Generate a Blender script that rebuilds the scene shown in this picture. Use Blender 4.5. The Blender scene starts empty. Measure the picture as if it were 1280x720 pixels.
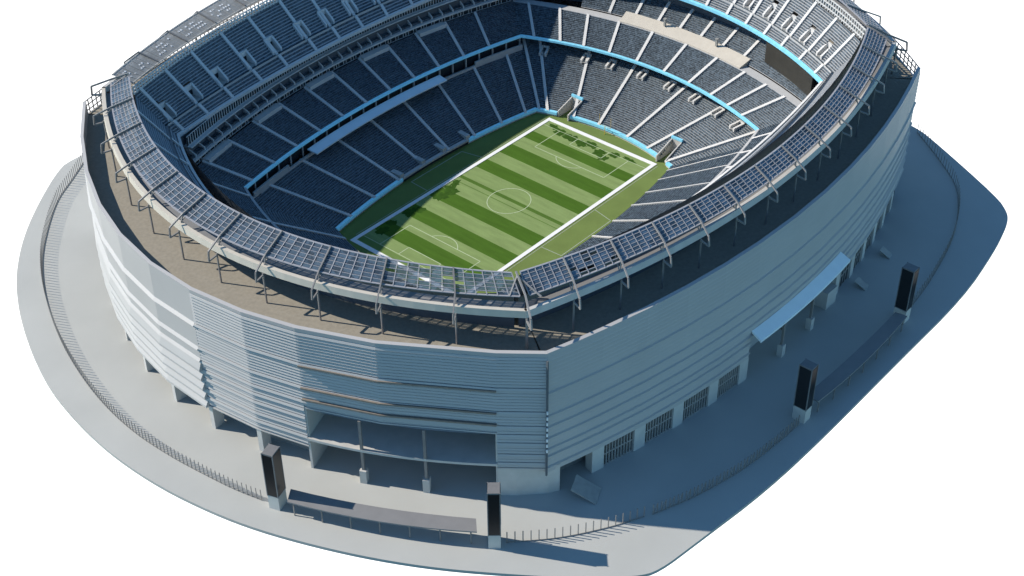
import bpy, math, random
from mathutils import Vector, Matrix
random.seed(7)
R = math.radians
scene = bpy.context.scene
C = scene.collection

# ---------------------------------------------------------------- camera
cam = bpy.data.cameras.new("camera")
cam.sensor_width = 36.0
cam.lens = 50.926
cam.clip_start = 5.0
cam.clip_end = 20000.0
camo = bpy.data.objects.new("camera", cam)
C.objects.link(camo)
M = Matrix(((0.6540564, 0.4629593, -0.5982298), (-0.7564148, 0.3931179, -0.5227762), (-0.0068493, 0.7944350, 0.6073106)))
camo.matrix_world = Matrix.Translation((-355.51, -311.83, 318.43)) @ M.to_4x4()
scene.camera = camo

# ---------------------------------------------------------------- sky, sun, exposure
SUN_EL = R(35.5)
SUN_H = Vector((-0.47, 0.883, 0)).normalized()           # horizontal direction towards the sun
SUN_DIR = Vector((SUN_H.x * math.cos(SUN_EL), SUN_H.y * math.cos(SUN_EL), math.sin(SUN_EL)))
world = bpy.data.worlds.new("World")
scene.world = world
world.use_nodes = True
wn = world.node_tree
sky = wn.nodes.new("ShaderNodeTexSky")
sky.sky_type = 'NISHITA'
sky.sun_disc = False
sky.sun_elevation = SUN_EL
sky.sun_rotation = math.atan2(SUN_H.x, SUN_H.y)
sky.ozone_density = 4.5
sky.altitude = 4000.0
sky.dust_density = 0.0
bg = wn.nodes["Background"]
bg.inputs[1].default_value = 0.14
tint = wn.nodes.new("ShaderNodeVectorMath"); tint.operation = 'MULTIPLY'
tint.inputs[1].default_value = (0.82, 1.06, 1.0)      # the clear, slightly green-blue sky of the picture
wn.links.new(sky.outputs[0], tint.inputs[0])
wn.links.new(tint.outputs[0], bg.inputs[0])

sun = bpy.data.lights.new("sun", 'SUN')
sun.energy = 3.9
sun.angle = R(0.5)
sun.color = (1.0, 0.925, 0.83)
suno = bpy.data.objects.new("sun", sun)
suno.rotation_euler = (-SUN_DIR).to_track_quat('-Z', 'Y').to_euler()
suno.location = (-200, 400, 400)
C.objects.link(suno)
scene.view_settings.view_transform = 'Standard'
scene.view_settings.look = 'None'
scene.view_settings.gamma = 1.0
scene.view_settings.use_curve_mapping = False
scene.view_settings.exposure = 0.66

# ---------------------------------------------------------------- materials
def mat(name, col, rough=0.7, var=0.0, scale=0.3, metal=0.0, emit=None, emit_s=0.0, spec=0.4, detail=4.0, cell=None):
    m = bpy.data.materials.new(name)
    m.use_nodes = True
    nt = m.node_tree
    b = nt.nodes["Principled BSDF"]
    b.inputs["Base Color"].default_value = (*col, 1)
    b.inputs["Roughness"].default_value = rough
    b.inputs["Metallic"].default_value = metal
    b.inputs["Specular IOR Level"].default_value = spec
    if emit:
        b.inputs["Emission Color"].default_value = (*emit, 1)
        b.inputs["Emission Strength"].default_value = emit_s
    if var > 0:
        tc = nt.nodes.new("ShaderNodeTexCoord")
        if cell:
            mp = nt.nodes.new("ShaderNodeVectorMath"); mp.operation = 'SCALE'; mp.inputs[3].default_value = 1.0 / cell
            nt.links.new(tc.outputs["Object"], mp.inputs[0])
            fl = nt.nodes.new("ShaderNodeVectorMath"); fl.operation = 'FLOOR'
            nt.links.new(mp.outputs[0], fl.inputs[0])
            no = nt.nodes.new("ShaderNodeTexWhiteNoise")
            nt.links.new(fl.outputs[0], no.inputs["Vector"])
            fac = no.outputs["Value"]
        else:
            no = nt.nodes.new("ShaderNodeTexNoise")
            no.inputs["Scale"].default_value = scale
            no.inputs["Detail"].default_value = detail
            nt.links.new(tc.outputs["Object"], no.inputs["Vector"])
            fac = no.outputs["Fac"]
        mr = nt.nodes.new("ShaderNodeMapRange")
        mr.inputs[1].default_value = 0.25 if not cell else 0.0
        mr.inputs[2].default_value = 0.75 if not cell else 1.0
        mr.inputs[3].default_value = 1 - var
        mr.inputs[4].default_value = 1 + var
        nt.links.new(fac, mr.inputs[0])
        mx = nt.nodes.new("ShaderNodeVectorMath"); mx.operation = 'SCALE'
        mx.inputs[0].default_value = col
        nt.links.new(mr.outputs[0], mx.inputs[3])
        nt.links.new(mx.outputs[0], b.inputs["Base Color"])
    return m

MT = dict(
    plaza=mat("plaza_concrete", (0.40, 0.405, 0.378), 0.85, 0.05, 0.05),
    cladding=mat("aluminium_cladding", (0.405, 0.395, 0.38), 0.5, 0.03, 0.08, spec=0.3),
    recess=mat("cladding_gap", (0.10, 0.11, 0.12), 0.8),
    slat_gap=mat("slat_gap", (0.36, 0.36, 0.36), 0.8),
    louvre=mat("louvre_strip", (0.21, 0.18, 0.15), 0.7, 0.15, 0.6),
    concrete=mat("concrete", (0.46, 0.45, 0.42), 0.85, 0.08, 0.25),
    tread=mat("tread_concrete", (0.44, 0.44, 0.43), 0.85, 0.06, 0.3),
    stair=mat("stair_concrete", (0.58, 0.57, 0.54), 0.85, 0.06, 0.3),
    seat=mat("seat_plastic", (0.074, 0.097, 0.116), 0.5, 0.55, cell=0.7),
    cream=mat("cream_concrete", (0.50, 0.46, 0.385), 0.8, 0.05, 0.3),
    deck=mat("roof_membrane", (0.265, 0.24, 0.19), 0.9, 0.12, 0.9, detail=8),
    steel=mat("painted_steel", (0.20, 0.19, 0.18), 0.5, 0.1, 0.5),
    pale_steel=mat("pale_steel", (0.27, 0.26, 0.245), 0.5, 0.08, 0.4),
    solar=mat("solar_glass", (0.075, 0.115, 0.155), 0.35, 0.45, cell=2.1, spec=0.4),
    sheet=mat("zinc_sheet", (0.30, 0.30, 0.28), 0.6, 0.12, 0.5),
    mullion=mat("panel_frame", (0.30, 0.30, 0.31), 0.5),
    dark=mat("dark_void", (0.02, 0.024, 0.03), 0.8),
    glass=mat("dark_glass", (0.03, 0.038, 0.045), 0.15, spec=0.6),
    screen=mat("black_screen", (0.012, 0.013, 0.015), 0.35),
    board=mat("video_board_face", (0.03, 0.028, 0.022), 0.5, 0.2, 0.2),
    led=mat("led_ribbon", (0.22, 0.56, 0.68), 0.4, 0.15, 0.6, emit=(0.08, 0.30, 0.55), emit_s=0.16),
    canopy=mat("pale_blue_sheet", (0.74, 0.82, 0.84), 0.4, 0.04, 0.2),
    tower_cap=mat("tower_casing", (0.17, 0.17, 0.17), 0.55, 0.08, 0.5),
    shelter=mat("shelter_roof", (0.20, 0.20, 0.20), 0.6, 0.06, 0.3),
    yellow=mat("yellow_paint", (0.55, 0.38, 0.05), 0.5),
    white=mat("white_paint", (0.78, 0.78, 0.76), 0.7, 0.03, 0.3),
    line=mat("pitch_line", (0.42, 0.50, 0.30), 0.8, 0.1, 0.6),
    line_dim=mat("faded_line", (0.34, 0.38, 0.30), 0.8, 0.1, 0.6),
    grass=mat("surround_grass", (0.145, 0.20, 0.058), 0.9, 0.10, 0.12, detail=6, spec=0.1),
    soil=mat("bare_foundation", (0.2, 0.2, 0.19), 0.9),
)

def backdrop_mat():
    m = bpy.data.materials.new("white_backdrop"); m.use_nodes = True
    nt = m.node_tree; nt.nodes.clear()
    o = nt.nodes.new("ShaderNodeOutputMaterial"); e = nt.nodes.new("ShaderNodeEmission")
    e.inputs[0].default_value = (1, 1, 1, 1); e.inputs[1].default_value = 1.05
    nt.links.new(e.outputs[0], o.inputs[0])
    return m

def turf_mat():
    """mown bands across the pitch, the painted tree shadows are a mesh of their own"""
    m = bpy.data.materials.new("mown_turf"); m.use_nodes = True
    nt = m.node_tree; b = nt.nodes["Principled BSDF"]
    b.inputs["Roughness"].default_value = 0.9
    b.inputs["Specular IOR Level"].default_value = 0.1
    tc = nt.nodes.new("ShaderNodeTexCoord")
    sp = nt.nodes.new("ShaderNodeSeparateXYZ"); nt.links.new(tc.outputs["Object"], sp.inputs[0])
    mr = nt.nodes.new("ShaderNodeMapRange")
    mr.inputs[1].default_value = -60; mr.inputs[2].default_value = 60
    nt.links.new(sp.outputs[0], mr.inputs[0])
    cr = nt.nodes.new("ShaderNodeValToRGB")
    cr.color_ramp.interpolation = 'CONSTANT'
    light, dark = (0.20, 0.275, 0.10, 1), (0.058, 0.125, 0.014, 1)
    bands = [(-57, -54, .5), (-48, -40.5, 1), (-32.9, -25.5, 1), (-17.7, -10.3, 1), (-3.2, -2.4, .7), (0.0, 1.5, .9), (10.3, 16.9, 1), (24.7, 32.7, 1), (40, 46.3, 1)]
    el = cr.color_ramp.elements
    el[0].position = 0; el[0].color = light
    el[1].position = 1; el[1].color = light
    for a, c, k in bands:
        col = tuple(light[i] + (dark[i] - light[i]) * k for i in range(4))
        for x, cc in ((a, col), (c, light)):
            e = el.new((x + 60) / 120.0); e.color = cc
    nt.links.new(mr.outputs[0], cr.inputs[0])
    no = nt.nodes.new("ShaderNodeTexNoise"); no.inputs["Scale"].default_value = 0.5; no.inputs["Detail"].default_value = 6
    st = nt.nodes.new("ShaderNodeVectorMath"); st.operation = 'MULTIPLY'; st.inputs[1].default_value = (1.0, 0.18, 1)
    nt.links.new(tc.outputs["Object"], st.inputs[0]); nt.links.new(st.outputs[0], no.inputs["Vector"])
    v = nt.nodes.new("ShaderNodeMapRange"); v.inputs[1].default_value = .25; v.inputs[2].default_value = .75; v.inputs[3].default_value = .86; v.inputs[4].default_value = 1.14
    nt.links.new(no.outputs["Fac"], v.inputs[0])
    sc = nt.nodes.new("ShaderNodeVectorMath"); sc.operation = 'SCALE'
    nt.links.new(cr.outputs[0], sc.inputs[0]); nt.links.new(v.outputs[0], sc.inputs[3])
    nt.links.new(sc.outputs[0], b.inputs["Base Color"])
    return m
def see_through(m, k):
    nt = m.node_tree; o = nt.nodes["Material Output"]; b = nt.nodes["Principled BSDF"]
    t = nt.nodes.new("ShaderNodeBsdfTransparent"); t.inputs[0].default_value = (.9, .95, 1, 1)
    x = nt.nodes.new("ShaderNodeMixShader"); x.inputs[0].default_value = k
    nt.links.new(b.outputs[0], x.inputs[1]); nt.links.new(t.outputs[0], x.inputs[2]); nt.links.new(x.outputs[0], o.inputs[0])
MT['solar_dense'] = MT['solar'].copy()
see_through(MT['solar'], 0.45)
MT['glare_sheet'] = MT['sheet'].copy(); see_through(MT['glare_sheet'], 0.2)  # grey puts the glancing sun on the left roof into the colour
MT['turf'] = turf_mat()
MT['tree_shade'] = mat("turf_tree_shadow", (0.035, 0.085, 0.010), 0.95, 0.25, 0.6, spec=0.1)  # dark green that stands for tree shadow on the grass

# ---------------------------------------------------------------- mesh helpers
class MB:
    def __init__(s): s.v = []; s.f = []; s.m = []
    def quad(s, a, b, c, d, k=0):
        i = len(s.v); s.v += [tuple(a), tuple(b), tuple(c), tuple(d)]; s.f.append((i, i + 1, i + 2, i + 3)); s.m.append(k)
    def poly(s, pts, k=0):
        i = len(s.v); s.v += [tuple(p) for p in pts]; s.f.append(tuple(range(i, i + len(pts)))); s.m.append(k)
    def hexa(s, p, k=0):
        """8 corners: bottom 4, then top 4"""
        i = len(s.v); s.v += [tuple(x) for x in p]
        for q in ((3, 2, 1, 0), (4, 5, 6, 7), (0, 1, 5, 4), (1, 2, 6, 5), (2, 3, 7, 6), (3, 0, 4, 7)):
            s.f.append(tuple(i + j for j in q)); s.m.append(k)
    def box(s, cx, cy, cz, sx, sy, sz, rz=0.0, k=0):
        c, n = math.cos(rz), math.sin(rz); P = []
        for z in (cz - sz / 2, cz + sz / 2):
            for x, y in ((-sx / 2, -sy / 2), (sx / 2, -sy / 2), (sx / 2, sy / 2), (-sx / 2, sy / 2)):
                P.append((cx + c * x - n * y, cy + n * x + c * y, z))
        s.hexa(P, k)
    def bar(s, a, b, w, h=None, k=0):
        """square bar from a to b"""
        a, b = Vector(a), Vector(b); h = h or w
        d = (b - a).normalized()
        up = Vector((0, 0, 1)) if abs(d.z) < 0.95 else Vector((1, 0, 0))
        x = d.cross(up).normalized() * w / 2; y = x.cross(d).normalized() * h / 2
        s.hexa([a - x - y, a + x - y, a + x + y, a - x + y, b - x - y, b + x - y, b + x + y, b - x + y], k)
    def build(s, name, mats, parent=None):
        me = bpy.data.meshes.new(name)
        me.from_pydata(s.v, [], s.f)
        for m in (mats if isinstance(mats, (list, tuple)) else [mats]):
            me.materials.append(MT[m] if isinstance(m, str) else m)
        if any(s.m): me.polygons.foreach_set("material_index", s.m)
        me.update()
        o = bpy.data.objects.new(name, me); C.objects.link(o)
        if parent: o.parent = parent; o.matrix_parent_inverse = parent.matrix_world.inverted()
        return o

def empty(name, loc=(0, 0, 0), rz=0.0):
    o = bpy.data.objects.new(name, None); C.objects.link(o)
    o.location = loc; o.rotation_euler = (0, 0, rz)
    o.empty_display_size = 2
    o.matrix_world = Matrix.Translation(loc) @ Matrix.Rotation(rz, 4, 'Z')
    return o
def tag(o, label=None, cat=None, group=None, kind=None):
    for k, v in (('label', label), ('category', cat), ('group', group), ('kind', kind)):
        if v: o[k] = v
    return o
def copy_tree(o, parent=None):
    c = o.copy(); C.objects.link(c)
    if parent: c.parent = parent
    for ch in list(o.children): copy_tree(ch, c)
    return c

GZ = -5.2        # level of the plaza outside

# ---------------------------------------------------------------- plan curves: four bowed sides meeting at four corners
class Ring:
    def __init__(s, cx, cy, S, E, N=None, W=None):
        s.cx, s.cy = cx, cy; s.mid = dict(S=S, N=N or S, E=E, W=W or E)
    def at(s, side, t):
        m = s.mid[side]
        if side in 'NS':
            x = t * s.cx; y = m - (m - s.cy) * t * t
            return (x, y if side == 'N' else -y)
        y = t * s.cy; x = m - (m - s.cx) * t * t
        return (x if side == 'E' else -x, y)
    def out(s, side, t):
        e = 1e-3; a = s.at(side, t - e); b = s.at(side, t + e)
        n = Vector((b[1] - a[1], -(b[0] - a[0]))).normalized(); p = s.at(side, t)
        if n.x * p[0] + n.y * p[1] < 0: n = -n
        return n
def lerp(A, B, f):
    r = Ring(A.cx + (B.cx - A.cx) * f, A.cy + (B.cy - A.cy) * f, 1, 1)
    r.mid = {k: A.mid[k] + (B.mid[k] - A.mid[k]) * f for k in 'NSEW'}
    return r
def offs(ring, side, t, d, z):
    p = ring.at(side, t); n = ring.out(side, t)
    return (p[0] + n.x * d, p[1] + n.y * d, z)
def ts(n, a=-1.0, b=1.0): return [a + (b - a) * i / n for i in range(n + 1)]

FIELD = Ring(58.9, 35.4, 41.5, 65.5)
LOWB = Ring(79.0, 61.0, 72.0, 94.5)
LOWE = Ring(83.5, 66.8, 80.0, 100.5)
RIB = Ring(79.5, 61.8, 71.5, 93.3)
MIDB = Ring(90.5, 76.0, 90.5, 107.0)
UPA = Ring(92.8, 79.5, 88.0, 117.0)
UPB = Ring(100.6, 90.2, 107.0, 131.0, N=106.5)
UPZ = dict(N=58.4, E=59.5, S=53.0, W=51.5)
INNER = Ring(101.0, 91.0, 112.0, 133.0, N=108.5)
PANEL = Ring(104.5, 97.5, 118.0, 142.2, N=118.0)
FASC = Ring(107.4, 100.5, 118.7, 144.5, N=118.7)
WALL = Ring(110.0, 110.5, 128.1, 157.3)

# ================================================================ SETTING
# white studio backdrop far behind and below the model
fwd = -Vector((M[0][2], M[1][2], M[2][2])); rt = Vector((M[0][0], M[1][0], M[2][0])); up = Vector((M[0][1], M[1][1], M[2][1]))
bc = Vector((-355.51, -311.83, 318.43)) + fwd * 1900
b = MB(); hw, hh = 1700, 800
b.quad(bc - rt * hw - up * hh, bc + rt * hw - up * hh, bc + rt * hw + up * hh, bc - rt * hw + up * hh)
tag(b.build("sky", backdrop_mat()), kind='structure')

# plaza slab
PL = [(-90, 165.4), (-99.6, 160.7), (-113.9, 150.1), (-126.9, 139.3), (-137.7, 128.8), (-147.9, 116.8), (-155.5, 106.0), (-164.5, 90.2), (-172.4, 72.4), (-178, 57), (-181.7, 43.8), (-185, 23.6), (-186.3, 4.9), (-185.3, -16.4), (-181.8, -37.1), (-177.4, -53.5), (-170.5, -71.5), (-162.7, -88.5), (-153.2, -105.5), (-141, -123.4), (-128, -141), (-118, -151.5), (-112, -155.2), (-95.3, -157.2), (-63.3, -161), (-28.5, -161.9), (17.2, -161.6), (66.1, -161.8), (100, -157.4), (116, -154), (121.7, -152.3), (126.6, -149.5), (133.6, -142.1), (154.9, -104.6), (162, -90), (164, -60), (164, 0), (160, 60), (140, 110), (100, 140), (40, 150), (-20, 156), (-60, 162)]
def rounded(pts, it=2):
    for _ in range(it):
        q = []
        for i, p in enumerate(pts):
            n = pts[(i + 1) % len(pts)]
            q += [(p[0] * .75 + n[0] * .25, p[1] * .75 + n[1] * .25), (p[0] * .25 + n[0] * .75, p[1] * .25 + n[1] * .75)]
        pts = q
    return pts
b = MB(); pp = rounded(PL)
b.poly([(x, y, GZ) for x, y in pp])
for i, p in enumerate(pp):
    n = pp[(i + 1) % len(pp)]
    b.quad((p[0], p[1], GZ - 1.2), (n[0], n[1], GZ - 1.2), (n[0], n[1], GZ), (p[0], p[1], GZ))
tag(b.build("plaza", 'plaza'), kind='structure')

# grass surround
b = MB(); pts = []
for side, rev in (('S', 0), ('E', 0), ('N', 1), ('W', 1)):
    q = [FIELD.at(side, t) for t in ts(24)]
    pts += (q[::-1] if rev else q)[:-1]
b.poly([(x * 1.004, y * 1.004, 0.0) for x, y in pts])
# tongues of grass running into the two player tunnels of the far end
TUN = [(23.4, 5.4, 9.0), (-29.4, 4.8, 10.0)]
for ty, tw, td in TUN:
    x0 = FIELD.at('E', ty / 35.4)[0]
    b.quad((x0 - 1, ty - tw / 2, 0.004), (x0 + td, ty - tw / 2, 0.004), (x0 + td, ty + tw / 2, 0.004), (x0 - 1, ty + tw / 2, 0.004))
tag(b.build("grass", 'grass'), kind='structure')

# pitch with its painted markings
b = MB(); b.quad((-57.2, -27.2, 0.02), (57.2, -27.2, 0.02), (57.2, 27.2, 0.02), (-57.2, 27.2, 0.02))
pitch = tag(b.build("pitch", 'turf'), kind='structure')
b = MB()
X0, X1, Y0, Y1 = 57.2, 59.1, 26.9, 28.5
zt = 0.16
for (xa, xb, ya, yb) in ((-X1, X1, Y0, Y1), (-X1, X1, -Y1, -Y0), (-X1, -X0, -Y0, Y0), (X0, X1, -Y0, Y0)):
    b.box((xa + xb) / 2, (ya + yb) / 2, zt / 2 + 0.02, xb - xa, yb - ya, zt)
b.build("perimeter_band", 'white', pitch)
def stripline(b, pts, w, z):
    for p, q in zip(pts, pts[1:]):
        p, q = Vector((*p, z)), Vector((*q, z)); d = (q - p).normalized(); n = Vector((-d.y, d.x, 0)) * w / 2
        b.quad(p - n, q - n, q + n, p + n)
b = MB(); GL = 53.5; PAy, GAy, pr = 18.1, 8.25, 8.25; LW = 0.32
for s in (-1, 1):
    stripline(b, [(s * GL, -26.6), (s * GL, 26.6)], LW * .8, 0.05)
    stripline(b, [(s * GL, PAy), (s * (GL - 16.3), PAy), (s * (GL - 16.3), -PAy), (s * GL, -PAy)], LW, 0.054)
    stripline(b, [(s * GL, GAy), (s * (GL - 5.6), GAy), (s * (GL - 5.6), -GAy), (s * GL, -GAy)], LW, 0.058)
    arc = []
    a0 = math.acos(5.4 / 9.15)
    for i in range(21):
        a = -a0 + 2 * a0 * i / 20
        arc.append((s * (GL - 10.9 - 9.15 * math.cos(a)), pr * math.sin(a)))
    stripline(b, arc, LW, 0.062)
stripline(b, [(9.15 * math.cos(2 * math.pi * i / 48), pr * math.sin(2 * math.pi * i / 48)) for i in range(49)], LW, 0.05)
b.build("pitch_marking", 'line', pitch)
b = MB()
for s in (-1, 1):
    stripline(b, [(-15.5, s * 29.4), (-15.0, s * 38.8), (15.0, s * 38.8), (17.0, s * 29.4)], 0.28, 0.024)
    stripline(b, [(-55, s * 29.5), (58, s * 29.5)], 0.22, 0.02)
b.build("team_area_line", 'line_dim', pitch)
# tree shadows painted as dark green patches along the left touchline and the far goal line (irregular outlines)
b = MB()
def shadow_patch(cx, cy, rx, ry, n=26, z=0.03):
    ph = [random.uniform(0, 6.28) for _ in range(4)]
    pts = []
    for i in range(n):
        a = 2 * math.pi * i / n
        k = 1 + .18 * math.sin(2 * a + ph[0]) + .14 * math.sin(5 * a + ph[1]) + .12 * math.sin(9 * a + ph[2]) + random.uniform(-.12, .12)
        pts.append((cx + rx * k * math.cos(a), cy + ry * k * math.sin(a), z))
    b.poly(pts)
SHADOW_PATCH = [(-46.5, 23.6, 2.6, 2.4), (-40.5, 24.6, 2.2, 1.7), (-31.5, 24.2, 2.6, 2.6), (-27.5, 22.9, 2.5, 2.4), (-14.5, 22.6, 3.4, 2.8), (-9.0, 22.6, 3.2, 2.8), (-4.5, 24.6, 2.6, 1.6),
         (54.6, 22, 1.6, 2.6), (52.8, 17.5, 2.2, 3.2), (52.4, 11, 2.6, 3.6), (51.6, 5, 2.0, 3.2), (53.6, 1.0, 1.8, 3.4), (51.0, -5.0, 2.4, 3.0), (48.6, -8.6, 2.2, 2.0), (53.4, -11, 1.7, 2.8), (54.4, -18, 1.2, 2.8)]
for i, p in enumerate(SHADOW_PATCH): shadow_patch(*p, z=0.024 + 0.0012 * i)
tag(b.build("painted_tree_shadow", 'tree_shade'), "tree shadows painted in dark green along the far and left edges of the pitch", "turf", kind='stuff')

# ================================================================ STADIUM
ST = empty("stadium", (0, 0, GZ))
tag(ST, "large oval football stadium with pale slatted walls and a ring of blue roof panels", "stadium")

# ---- facades ------------------------------------------------------------------
W_Y = [-110.5, -94, -69.5, -49, -28.5, -8.2, 12, 32, 51, 71, 91, 110.5]
S_X = [-110, -100, -91, -74.5, -58, -41.5, -24.5, -5, 14, 33.5, 48, 64, 80, 96, 110]
WT = [y / 110.5 for y in W_Y]; STs = [x / 110 for x in S_X]
ZTOP, ZBOT = 52.0, 4.5
LEDGES = [38.1, 28.6, 23.8, 19.9, 16.0, 12.0, 8.2]
def smooth_profile(zb, lean=0.56):
    """plain sheets stepped at every ledge; the upper two stand upright, the lower ones lean back"""
    P = [(-0.15, ZTOP, 0)]
    zs = [z for z in LEDGES if z > zb + 1] + [zb]
    d = 0.0
    for i, z in enumerate(zs):
        if i < 1:
            P.append((0.0, z + 0.9, 0)); P.append((0.9, z, 0)); P.append((0.15, z - 0.05, 1))
        elif i < 3:
            P.append((0.2, z + 0.85, 0)); P.append((1.0, z, 0)); P.append((0.2, z - 0.05, 1))
        else:
            h = P[-1][1] - z
            m = P[-1][1] - h / 2
            P.append((-0.65 + lean * h, z + .9, 0)); P.append((-0.63 + lean * h, z + 0.02, 0)); P.append((-0.65, z - 0.02, 1))
    return P
def fine_profile(zb):
    """close horizontal louvres with a deeper ledge at every floor"""
    P = [(-0.1, ZTOP, 0), (0.0, ZTOP - 1.4, 0)]
    z = ZTOP - 1.4; led = [l for l in LEDGES if l > zb + 1]
    while z - 1.5 > zb + .3:
        nz = z - 1.5
        big = led and nz < led[0]
        if big: led.pop(0)
        P.append((0.05, z - .12, 1)); P.append((0.14, nz + .3, 0)); P.append((0.75 if big else 0.24, nz, 0)); P.append((0.02, nz - .02, 1))
        z = nz
    P.append((0.1, zb, 0))
    return P
def slat_profile(zb, pitch=1.15):
    P = [(0.0, ZTOP, 0), (0.0, ZTOP - 1.2, 0), (-0.25, ZTOP - 1.25, 1)]
    z = ZTOP - 1.6; led = list(LEDGES)
    while z - pitch > zb + 0.4:
        big = led and z - pitch < led[0]
        o = 0.62 if big else 0.32
        P.append((-0.16, z, 1)); P.append((o - 0.3, z - 0.05, 0)); P.append((o, z - pitch * 0.66, 0)); P.append((-0.16, z - pitch * 0.68, 1))
        z -= pitch
        if big: led.pop(0)
    P.append((-0.22, zb + 0.4, 1)); P.append((0.2, zb + 0.38, 0)); P.append((0.25, zb, 0))
    return P
def facet_pts(side, T):
    """facet corner points and mitred outward directions"""
    pts = [Vector(WALL.at(side, t)) for t in T]; out = []
    for i in range(len(pts)):
        ns = []
        for a, c in ((i - 1, i), (i, i + 1)):
            if a >= 0 and c < len(pts):
                d = (pts[c] - pts[a]).normalized(); n = Vector((d.y, -d.x))
                if n.dot(pts[a]) < 0: n = -n
                ns.append(n)
        m = sum(ns, Vector((0, 0))).normalized()
        out.append(m / max(0.5, m.dot(ns[0])))
    return pts, out
def extrude(b, p0, n0, p1, n1, P):
    for (da, za, _), (db, zb, k) in zip(P, P[1:]):
        A0 = (p0.x + n0.x * da, p0.y + n0.y * da, za); A1 = (p1.x + n1.x * da, p1.y + n1.y * da, za)
        B0 = (p0.x + n0.x * db, p0.y + n0.y * db, zb); B1 = (p1.x + n1.x * db, p1.y + n1.y * db, zb)
        b.quad(A0, A1, B1, B0, k)
def facade(side, T, kind_of, zb_of, ztop=None):
    b = MB(); pts, nn = facet_pts(side, T)
    for i in range(len(T) - 1):
        zb = zb_of(i); P = (slat_profile(zb, 1.15) if kind_of(i) == 'slat' else smooth_profile(zb) if side == 'W' else fine_profile(zb))
        if ztop: P = [(0, ztop, 0), (0, zb, 0)]
        zt_ = P[0][1]
        extrude(b, pts[i], nn[i], pts[i + 1], nn[i + 1], P)
        # cap and inner face of the parapet
        p0, p1, n0, n1 = pts[i], pts[i + 1], nn[i], nn[i + 1]
        d0, d1 = P[0][0], -1.3
        f = lambda p, n, d, z: (p.x + n.x * d, p.y + n.y * d, z)
        b.quad(f(p0, n0, d0, zt_), f(p1, n1, d0, zt_), f(p1, n1, d1, zt_ + 0.1), f(p0, n0, d1, zt_ + 0.1), 0)
        b.quad(f(p0, n0, d1, zt_ + 0.1), f(p1, n1, d1, zt_ + 0.1), f(p1, n1, d1, zb), f(p0, n0, d1, zb), 0)
        b.quad(f(p0, n0, P[-1][0], zb), f(p1, n1, P[-1][0], zb), f(p1, n1, d1, zb), f(p0, n0, d1, zb), 1)
        for j in (i, i + 1):
            other = i - 1 if j == i else i + 1
            if not 0 <= other < len(T) - 1 or zb_of(other) != zb or kind_of(other) != kind_of(i):
                q, n = pts[j], nn[j]
                b.poly([f(q, n, d, z) for d, z, _ in P] + [f(q, n, d1, zb), f(q, n, d1, zt_)], 0)
    return b.build("facade", ['cladding', 'slat_gap'], ST)
w_zb = lambda i: 20.6 if i in (1, 2) else (6.2 if i == 0 else ZBOT)
W_T2 = [-1, -99.0 / 110.5] + WT[2:]
W_T2.insert(3, -46.5 / 110.5); W_T2.pop(4)
fa = facade('W', W_T2, lambda i: 'slat' if i <= 4 else 'smooth', w_zb)
fa['label'] = "curved end wall, sunlit plain sheets on the left and shaded slats on the right"
fs = facade('S', STs, lambda i: 'smooth', lambda i: 13.0 if i in (6, 7, 8) else ZBOT)
fs['label'] = "long shaded side wall of smooth blue-grey sheets"
for sd, T in (('E', WT), ('N', ts(12))): facade(sd, T, lambda i: 'smooth', lambda i: ZBOT, 46.5)

# thin dark louvre gaps over the entrance
for z in (38.0, 29.2, 24.6):
    b = MB(); pts = [offs(WALL, 'W', t, 0, 0) for t in W_T2[1:4]]
    for i in range(2):
        p, n = facet_pts('W', W_T2); a, c, na, nc = p[1 + i], p[2 + i], n[1 + i], n[2 + i]
        f = lambda q, m, d, zz: (q.x + m.x * d, q.y + m.y * d, zz)
        b.hexa([f(a, na, .1, z - .35), f(c, nc, .1, z - .35), f(c, nc, 1.0, z - .3), f(a, na, 1.0, z - .3), f(a, na, .1, z + .3), f(c, nc, .1, z + .3), f(c, nc, 1.0, z + .3), f(a, na, 1.0, z + .3)])
    b.build("louvre_strip", 'louvre', ST)

# base wall set back behind the facade, with piers
def base_wall(side, T, skip, depth=6.5, top=None):
    b = MB()
    for i in range(len(T) - 1):
        if i in skip:
            if b.v: b.build("base_wall", 'soil', ST); b = MB()
            continue
        a = offs(WALL, side, T[i], -depth, GZ); c = offs(WALL, side, T[i + 1], -depth, GZ)
        tz = top(i) if top else ZBOT + 1
        b.quad(a, c, (c[0], c[1], tz), (a[0], a[1], tz))
    if b.v: b.build("base_wall", 'soil', ST)
base_wall('W', W_T2, (1, 2)); base_wall('S', STs, (6, 7, 8)); base_wall('E', ts(8), (), 1.4); base_wall('N', ts(8), (), 1.4)
def pier(side, t, wid, dep, inset=-0.2, top=ZBOT - 0.01):
    p = offs(WALL, side, t, inset - dep / 2, 0); n = WALL.out(side, t)
    b = MB(); b.box(p[0], p[1], (GZ + top) / 2, dep, wid, top - GZ, math.atan2(n.y, n.x))
    b.build("pier", 'concrete', ST)
for y in W_Y[4:]: pier('W', y / 110.5, 1.8, 4.0)
for x in (-91, -74.5, -58, -41.5, -26.0): pier('S', x / 110, 4.6, 3.4)
for x in (36.5, 50, 62, 74, 86, 98): pier('S', x / 110, 3.4, 3.4)
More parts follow.
